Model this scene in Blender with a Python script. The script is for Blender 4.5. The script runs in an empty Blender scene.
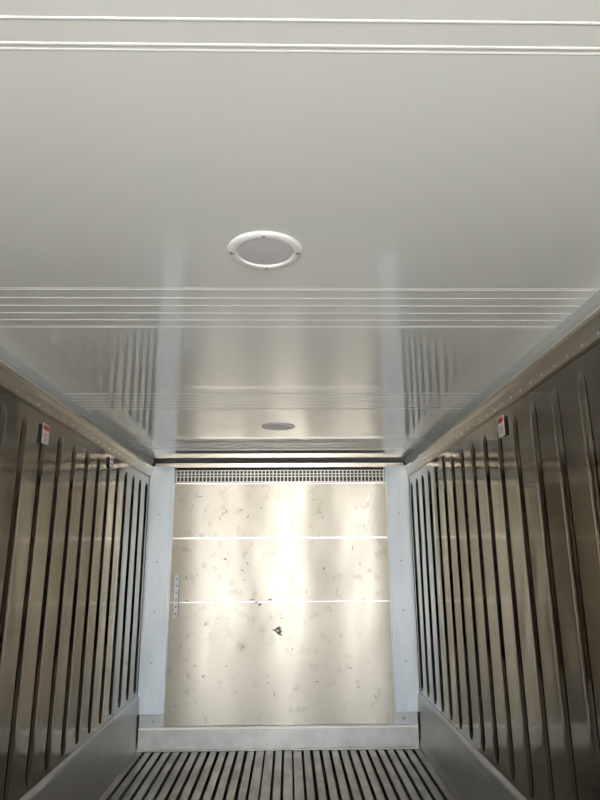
import bpy, bmesh, math, random
from mathutils import Vector, Matrix
random.seed(4)
S=bpy.context.scene
S.view_settings.view_transform='Standard'
W=1.145; H=2.27; L=5.40; Y0=-1.7; FZ=-.03   # half width, height, bulkhead y, unseen door end y (set back to even the ceiling light), floor top z

# ---------------- materials ----------------
def mat(name,col,metal=0,rough=0.5,bump=None,var=None,coat=0,aniso=0,ior=1.5,rvar=None,cr=.02):
    m=bpy.data.materials.new(name); m.use_nodes=True
    nt=m.node_tree; b=nt.nodes['Principled BSDF']
    b.inputs['Base Color'].default_value=(*col,1)
    b.inputs['Metallic'].default_value=metal
    b.inputs['Roughness'].default_value=rough
    b.inputs['IOR'].default_value=ior
    b.inputs['Coat Weight'].default_value=coat
    b.inputs['Coat Roughness'].default_value=cr
    if aniso:
        b.inputs['Anisotropic'].default_value=aniso
        b.inputs['Anisotropic Rotation'].default_value=.25
        t=nt.nodes.new('ShaderNodeTangent'); t.direction_type='RADIAL'; t.axis='Z'
        nt.links.new(t.outputs[0],b.inputs['Tangent'])
    tc=nt.nodes.new('ShaderNodeTexCoord')
    def noise(scale,vec,detail=3):
        mp=nt.nodes.new('ShaderNodeMapping'); mp.inputs['Scale'].default_value=vec
        n=nt.nodes.new('ShaderNodeTexNoise'); n.inputs['Scale'].default_value=scale; n.inputs['Detail'].default_value=detail
        nt.links.new(tc.outputs['Object'],mp.inputs[0]); nt.links.new(mp.outputs[0],n.inputs[0]); return n
    if var:
        n=noise(var[0],var[1],6); r=nt.nodes.new('ShaderNodeValToRGB')
        r.color_ramp.elements[0].position=var[3]; r.color_ramp.elements[1].position=var[4]
        r.color_ramp.elements[0].color=(*var[2],1); r.color_ramp.elements[1].color=(*col,1)
        nt.links.new(n.outputs[0],r.inputs[0]); nt.links.new(r.outputs[0],b.inputs['Base Color'])
    if rvar:
        n=noise(rvar[0],rvar[1],4); r=nt.nodes.new('ShaderNodeMapRange')
        r.inputs[1].default_value=.3; r.inputs[2].default_value=.7
        r.inputs[3].default_value=rvar[2]; r.inputs[4].default_value=rvar[3]
        nt.links.new(n.outputs[0],r.inputs[0]); nt.links.new(r.outputs[0],b.inputs['Roughness'])
    if bump:
        last=None
        for (sc,vec,st,dist) in bump:
            n=noise(sc,vec,2); bp=nt.nodes.new('ShaderNodeBump')
            bp.inputs['Strength'].default_value=st; bp.inputs['Distance'].default_value=dist
            nt.links.new(n.outputs[0],bp.inputs['Height'])
            if last: nt.links.new(last.outputs[0],bp.inputs['Normal'])
            last=bp
        nt.links.new(last.outputs[0],b.inputs['Normal'])
    return m
M_ceil=mat('white_gelcoat',(0.92,0.94,0.935),0,0.02,coat=1,ior=2.0,cr=.01,bump=[(1.3,(1,1,1),0.08,0.01)])
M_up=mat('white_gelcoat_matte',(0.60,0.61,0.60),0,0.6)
M_rib=mat('white_gelcoat_rib',(0.94,0.95,0.94),0,0.15,coat=0.5)
M_wall=mat('stainless_side',(0.32,0.285,0.235),1,0.15,bump=[(2.2,(1,1.2,.5),0.5,0.02)],var=(3,(1,1,.6),(0.24,0.215,0.175),.35,.65),rvar=(5,(1,1,.4),.07,.17))
M_back=mat('aluminium_bulkhead',(0.31,0.28,0.235),1,0.3,aniso=.7,bump=[(1.6,(1.2,1,.2),0.14,0.02)],var=(14,(1,1,.8),(0.25,0.227,0.19),.28,.42),rvar=(6,(1,1,.3),.27,.37))
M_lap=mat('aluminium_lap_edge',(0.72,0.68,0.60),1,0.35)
M_strip=mat('aluminium_sky_tint',(0.92,0.97,1.0),.1,0.28,var=(5,(1,1,.3),(0.80,0.86,0.91),.35,.6))  # bluish white base colour stands in for sky reflected in the aluminium
M_grey=mat('grey_metal',(0.42,0.42,0.41),.7,0.42)
M_kick=mat('kick_plate',(0.45,0.44,0.42),.8,0.34,bump=[(3,(1,.4,1),0.2,0.01)],rvar=(4,(1,1,1),.28,.42))
M_beam=mat('sill_beam',(0.54,0.53,0.50),.6,0.38,var=(6,(1,1,1),(0.43,0.42,0.39),.35,.6))
M_trim=mat('cove_alu',(0.54,0.485,0.41),.8,0.27)
M_floor=mat('tbar_alu',(0.56,0.52,0.46),.5,0.42,var=(7,(1,.5,1),(0.36,0.33,0.29),.38,.6))
M_dark=mat('dark_channel',(0.09,0.085,0.075),.2,0.7)
M_mesh=mat('vent_backing',(0.07,0.065,0.055),.2,0.7)
M_lens=mat('lamp_diffuser',(0.68,0.68,0.72),0,0.35)
M_wht=mat('white_plastic',(0.94,0.94,0.94),0,0.3)
M_red=mat('sticker_red',(0.6,0.06,0.05),0,0.4)
M_txt=mat('print_dark',(0.2,0.2,0.21),0,0.6)
M_scuff=mat('scuff_dark',(0.11,0.10,0.09),.5,0.5)
M_seam=mat('seam_bright',(0.88,0.84,0.77),.2,0.3)
M_ground=mat('concrete_ground',(0.53,0.51,0.47),0,0.9,var=(1.5,(1,1,1),(0.45,0.43,0.40),.35,.65))

# ---------------- mesh helper ----------------
class B:
    def __init__(s): s.bm=bmesh.new(); s.mats=[]
    def mi(s,m):
        if m not in s.mats: s.mats.append(m)
        return s.mats.index(m)
    def face(s,pts,m,smooth=False):
        f=s.bm.faces.new([s.bm.verts.new(p) for p in pts]); f.material_index=s.mi(m); f.smooth=smooth; return f
    def box(s,x0,x1,y0,y1,z0,z1,m):
        v=[s.bm.verts.new(p) for p in [(x0,y0,z0),(x1,y0,z0),(x1,y1,z0),(x0,y1,z0),(x0,y0,z1),(x1,y0,z1),(x1,y1,z1),(x0,y1,z1)]]
        k=s.mi(m)
        for i in [(0,3,2,1),(4,5,6,7),(0,1,5,4),(1,2,6,5),(2,3,7,6),(3,0,4,7)]:
            s.bm.faces.new([v[j] for j in i]).material_index=k
    def loft(s,rings,m,smooth=True,closed=False,cap=False):
        k=s.mi(m); R=[[s.bm.verts.new(p) for p in r] for r in rings]
        n=len(R[0])
        for a,b in zip(R[:-1],R[1:]):
            for i in range(n if closed else n-1):
                j=(i+1)%n
                f=s.bm.faces.new([a[i],a[j],b[j],b[i]]); f.material_index=k; f.smooth=smooth
        if cap:
            for r in (R[0],R[-1]):
                f=s.bm.faces.new(r); f.material_index=k
    def obj(s,name,fix=True,parent=None):
        if fix: bmesh.ops.recalc_face_normals(s.bm,faces=s.bm.faces)
        me=bpy.data.meshes.new(name); s.bm.to_mesh(me); s.bm.free()
        for m in s.mats: me.materials.append(m)
        o=bpy.data.objects.new(name,me); S.collection.objects.link(o)
        if parent: o.parent=parent
        return o
def disc_ring(b,c,axis,r,h,m,n=14):
    a=Vector(axis); u=a.orthogonal().normalized(); v=a.cross(u).normalized(); c=Vector(c)
    rings=[]
    for rr,hh in [(r,0),(r*.92,h*.6),(r*.55,h*.95),(r*.05,h)]:
        rings.append([tuple(c+a*hh+u*rr*math.cos(t*2*math.pi/n)+v*rr*math.sin(t*2*math.pi/n)) for t in range(n)])
    b.loft(rings,m,closed=True,cap=True)

# ---------------- ceiling with moulded ribs ----------------
b=B()
b.box(-W-.08,W+.08,Y0,L+.35,H,H+.08,M_ceil)
def groove(y,w=.007,h=.003):
    ring=[]
    for x in (-W+.01,W-.01):
        ring.append([(x,y+w*math.cos(t*math.pi/6),H+.0002-h*math.sin(t*math.pi/6)) for t in range(7)])
    b.loft(ring,M_rib)
for end in (-.42,0.872,2.19,3.49,4.79):
    for k in range(6):
        groove(end-k*.065+(.013 if k==1 and end<1 else 0),w=(.004 if end<1 else .006) if k in(0,3,5) else .0035,h=.0015)
    groove(end+.012,w=.003,h=.001); groove(end-5*.065-.014,w=.003,h=.001)
b.obj('ceiling')

# ---------------- side walls ----------------
kick=0.36
for sgn,nm in ((-1,'wall_left'),(1,'wall_right')):
    b=B()
    b.box(min(sgn*W,sgn*(W+.08)),max(sgn*W,sgn*(W+.08)),Y0,L+.35,-.12,H,M_wall)
    y=-.17-.228*6
    while y<L-.08:
        rings=[]; z0,z1=kick+.03,2.065
        hw,dp=.025,.011
        prof=[(z0-.001,.3,.02)]+[(z0+.02*i,.6+.2*i,.5+.25*i) for i in (0,1,2)]
        prof+=[(z1-.06,1,1),(z1-.035,.95,.9),(z1-.015,.75,.6),(z1,.3,.05)]
        sec=[(-1,0),(-.93,.1),(-.72,.8),(-.58,.97),(-.3,1),(.3,1),(.58,.97),(.72,.8),(.93,.1),(1,0)]
        for z,a,d in prof:
            rings.append([(sgn*(W+.0005-dp*d*q),y+hw*a*s_,z) for s_,q in sec])
        b.loft(rings,M_wall)
        y+=.228
    b.obj(nm)
    # kick plate
    b=B()
    x=sgn*W
    prof=[(x,kick+.0),(x-sgn*.016,kick-.010),(x-sgn*.020,kick-.025),(x-sgn*.026,0.03),(x-sgn*.034,FZ),(x,FZ)]
    b.loft([[(p[0],yy,p[1]) for p in prof] for yy in (Y0,L-.002)],M_kick,smooth=False,closed=True,cap=True)
    b.obj('baseboard_left' if sgn<0 else 'baseboard_right')
    # ceiling cove : white upstand + aluminium rail
    b=B()
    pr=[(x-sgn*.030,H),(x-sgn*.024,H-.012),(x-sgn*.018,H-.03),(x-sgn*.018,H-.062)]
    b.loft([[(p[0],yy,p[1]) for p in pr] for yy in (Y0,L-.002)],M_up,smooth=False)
    pr=[(x-sgn*.018,H-.054),(x-sgn*.030,H-.056),(x-sgn*.032,H-.064)]
    b.loft([[(p[0],yy,p[1]) for p in pr] for yy in (Y0,L-.002)],M_seam,smooth=False)
    pr=[(x-sgn*.032,H-.064),(x-sgn*.032,H-.078),(x-sgn*.022,H-.094),(x-sgn*.016,H-.125),(x-sgn*.014,H-.145),(x,H-.147)]
    b.loft([[(p[0],yy,p[1]) for p in pr] for yy in (Y0,L-.002)],M_trim,smooth=False)
    yy=0
    while yy<L-.1:
        disc_ring(b,(x-sgn*.016,yy,H-.130),(-sgn,0,0),.006,.004,M_grey,8); yy+=.12
    b.obj('trim_1' if sgn<0 else 'trim_2')

# ---------------- T-bar floor ----------------
b=B()
b.box(-W-.08,W+.08,Y0,L+.35,FZ-.12,FZ-.05,M_dark)
n=31; span=2*(W-.06); p=span/(n-1)
for i in range(n):
    x=-span/2+i*p
    hw=.024 if i not in (13,14,16,17) else .030
    b.box(x-hw,x+hw,Y0,L-.10,FZ-.006,FZ,M_floor)
    b.box(x-.004,x+.004,Y0,L-.10,FZ-.05,FZ-.006,M_floor)
b.obj('floor')

# ---------------- back wall + bulkhead ----------------
b=B(); b.box(-W-.08,W+.08,L+.15,L+.35,-.12,H,M_dark); b.obj('wall_back')
b=B()
pw=.922; zt=2.075; CX=.006
def bow(x,z):    # slight bow, shaped so reflected door light falls in vertical bands
    return 0.0075*math.sin((x-.3)*2*math.pi/.9)*(0.9+.1*math.sin(z*2))
nx,nz=64,16
def sheet(z0,z1,off):
    R=[]
    for j in range(nz+1):
        z=z0+(z1-z0)*j/nz
        R.append([(-pw+2*pw*i/nx,L+off+bow(-pw+2*pw*i/nx,z),z) for i in range(nx+1)])
    b.loft(R,M_back)
sheet(.12,1.0725,-.014); sheet(1.0725,1.596,-.0135); sheet(1.596,zt,-.0145)
b.box(-pw,pw,L+.01,L+.05,.10,zt,M_grey)
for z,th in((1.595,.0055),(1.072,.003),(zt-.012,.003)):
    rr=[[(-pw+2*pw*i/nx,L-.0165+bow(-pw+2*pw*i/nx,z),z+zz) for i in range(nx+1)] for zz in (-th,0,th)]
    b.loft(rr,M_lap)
for s in(-1,1):
    b.box(min(s*pw,s*(pw+.012)),max(s*pw,s*(pw+.012)),L-.035,L+.02,.12,zt+.11,M_beam)
    for z in (.3,.75,1.2,1.65,2.0): disc_ring(b,(s*(pw-.03),L-.024,z),(0,-1,0),.007,.006,M_grey,10)
marks=[(-.02,.86,.045,.014,.3),(.0,.84,.02,.02,.8),(-.2,1.07,.03,.006,.2),(-.17,1.05,.02,.012,.5),(-.08,1.09,.02,.008,0),
(-.50,1.80,.02,.004,1.2),(-.28,1.78,.02,.006,1.),(.40,1.02,.02,.004,.9),(.37,1.34,.010,.010,0),(-.47,1.42,.02,.006,.2),(.22,1.15,.02,.005,1.5),
(-.3,.72,.015,.005,.4),(.1,.7,.012,.006,.7),(.5,.8,.02,.004,1.),(-.62,.9,.015,.008,1),(.62,1.5,.02,.004,1.4),(-.3,1.25,.012,.006,.3),(.05,1.48,.008,.008,0),(-.62,.5,.02,.005,.5),(.3,.45,.02,.005,.1),(.58,.55,.02,.005,.1),(-.1,.5,.014,.005,.6),
(-.7,1.95,.03,.004,.2),(.3,1.92,.03,.003,.1),(.1,1.7,.012,.005,1),(.66,1.85,.02,.004,.8),(-.05,1.2,.02,.003,1.1),
(-.47,1.82,.03,.005,1.1),(-.52,1.76,.02,.004,1.3),(-.24,1.09,.05,.004,.1),(-.02,.83,.05,.010,2.6)]
for i in range(40):
    marks.append((random.uniform(-.85,.85),random.uniform(.2,2.0),random.uniform(.008,.022),random.uniform(.002,.006),random.uniform(0,3)))
for (x,z,a,c,r) in marks:
    pts=[]
    for t in range(11):
        an=2*math.pi*t/11; q=random.uniform(.4,1.1)
        dx,dz=a*q*math.cos(an),c*q*math.sin(an)
        X=x+dx*math.cos(r)-dz*math.sin(r); Z=z+dx*math.sin(r)+dz*math.cos(r)
        pts.append((X,L-.0175+bow(X,Z),Z))
    b.face(pts,M_scuff)
bulk=b.obj('bulkhead_panel'); bulk.location.x=CX

b=B()
for s in(-1,1):
    x0,x1=sorted((s*(pw+.012+s*CX),s*(W-.004)))
    b.box(x0,x1,L-.012,L+.10,.22,H-.05,M_strip)
    xm=s*(pw+.022); b.box(min(xm,xm+s*.02),max(xm,xm+s*.02),L-.022,L-.01,.22,H-.06,M_strip)
    x0,x1=sorted((s*(pw-.0),s*(W-.035)))
    b.box(x0,x1,L-.04,L+.10,.135,.22,M_grey)
    for z in (.6,1.0,1.4,1.8): disc_ring(b,(s*(pw+.12),L-.012,z),(0,-1,0),.007,.004,M_grey,8)
    disc_ring(b,(s*1.0,L-.04,.178),(0,-1,0),.012,.008,M_grey,10)
b.obj('trim_3')
b=B()
b.box(-W+.036,W-.036,L-.055,L+.10,FZ,.12,M_beam)
b.box(-W+.036,W-.036,L-.09,L-.055,FZ,FZ+.01,M_beam)
b.box(-W+.036,W-.036,L-.062,L-.03,.118,.135,M_seam)
b.obj('baseboard_back')
b=B()
b.box(-W+.04,W-.04,L-.005,L+.02,H-.062,H-.025,M_trim)
b.box(-W+.04,W-.04,L+.05,L+.10,H-.035,H,M_dark)
b.obj('trim_4')

# air return grille (part of the bulkhead)
b=B(); g0,g1=zt,2.180; gx=pw-.005
b.box(-gx,gx,L+.004,L+.008,g0,g1,M_mesh)
for z in (g0,g0+.045,g0+.07,g1-.006): b.box(-gx,gx,L-.018,L-.008,z,z+.007,M_seam)
k=56
for i in range(k+1):
    x=-gx+.004+i*(2*gx-.008)/k
    b.box(x-.005,x+.005,L-.014,L-.006,g0,g1,M_seam)
b.obj('air_vent_grille',parent=bulk)

# ---------------- ceiling lamps ----------------
def lamp(y):
    b=B(); N=56
    def circ(r,z): return [(r*math.cos(2*math.pi*t/N),r*math.sin(2*math.pi*t/N),z) for t in range(N)]
    b.loft([circ(.108,0),circ(.107,-.004),circ(.103,-.007),circ(.086,-.009),circ(.081,-.007),circ(.080,-.003)],M_wht,closed=True)
    R=[circ(.0805*math.cos(t),-.003-.005*math.sin(t)) for t in [i*math.pi/2/7 for i in range(8)]][:-1]
    R.append(circ(.001,-.008)); b.loft(R,M_lens,closed=True)
    for t in range(4):
        an=t*math.pi/2
        disc_ring(b,(.095*math.cos(an),.095*math.sin(an),-.0075),(0,0,-1),.006,.003,M_grey,10)
    o=b.obj('ceiling_light'); o.location=(.012,y,H)
lamp(1.60); lamp(3.98)

# ---------------- stickers ----------------
def sticker(s,y,z,w=.085,h=.10,c2=None):
    b=B(); x=s*(W-.0112); R_=c2 or M_red
    a,c=sorted((x,x-s*.0015)); b.box(a,c,y-w/2,y+w/2,z-h/2,z+h/2,M_wht)
    x2=x-s*.0016
    a,c=sorted((x2,x2-s*.0006))
    b.box(a,c,y-w/2+.006,y+w/2-.006,z+h*.18,z+h/2-.008,R_)
    for i in range(4):
        zz=z-.002-i*h*.11; b.box(a,c,y-w*.4,y+w*.4-.01*(i%2),zz-.0015,zz+.0015,R_)
    b.obj('warning_sticker')
M_blue=mat('sticker_blue',(0.1,0.25,0.5),0,0.4)
sticker(-1,3.01,2.02); sticker(1,2.94,2.04); sticker(-1,4.17,2.06,.08,.07,M_blue); sticker(1,4.20,2.06,.07,.09)
b=B()
b.box(-.885,-.850,L-.0345,L-.0335,.95,1.30,M_wht)
for i in range(6):
    z=.975+i*.056; b.box(-.874,-.862,L-.0352,L-.0345,z,z+.014,M_txt)
b.obj('load_height_label',parent=bulk)

# ---------------- outside ----------------
b=B(); b.face([(-30,-30,-.16),(30,-30,-.16),(30,30,-.16),(-30,30,-.16)],M_ground); b.obj('ground',fix=False)
w=bpy.data.worlds.new('sky'); S.world=w; w.use_nodes=True
nt=w.node_tree; bg=nt.nodes['Background']; bg.inputs[0].default_value=(0.86,0.93,1.0,1); bg.inputs[1].default_value=10.3
l=bpy.data.lights.new('sun','SUN'); l.energy=26; l.angle=.02; l.color=(1,.94,.86)
o=bpy.data.objects.new('sun',l); S.collection.objects.link(o); o.rotation_euler=(math.radians(12),math.radians(38),0)

# ---------------- camera ----------------
c=bpy.data.cameras.new('camera'); c.sensor_fit='HORIZONTAL'; c.sensor_width=36; c.lens=36.6; c.clip_start=.01
o=bpy.data.objects.new('camera',c); S.collection.objects.link(o)
R=Matrix.Rotation(math.radians(-1.1),4,'Z')@Matrix.Rotation(math.radians(90+14.8),4,'X')@Matrix.Rotation(math.radians(-.35),4,'Z')
o.matrix_world=Matrix.Translation((.08,0,1.40))@R
S.camera=o
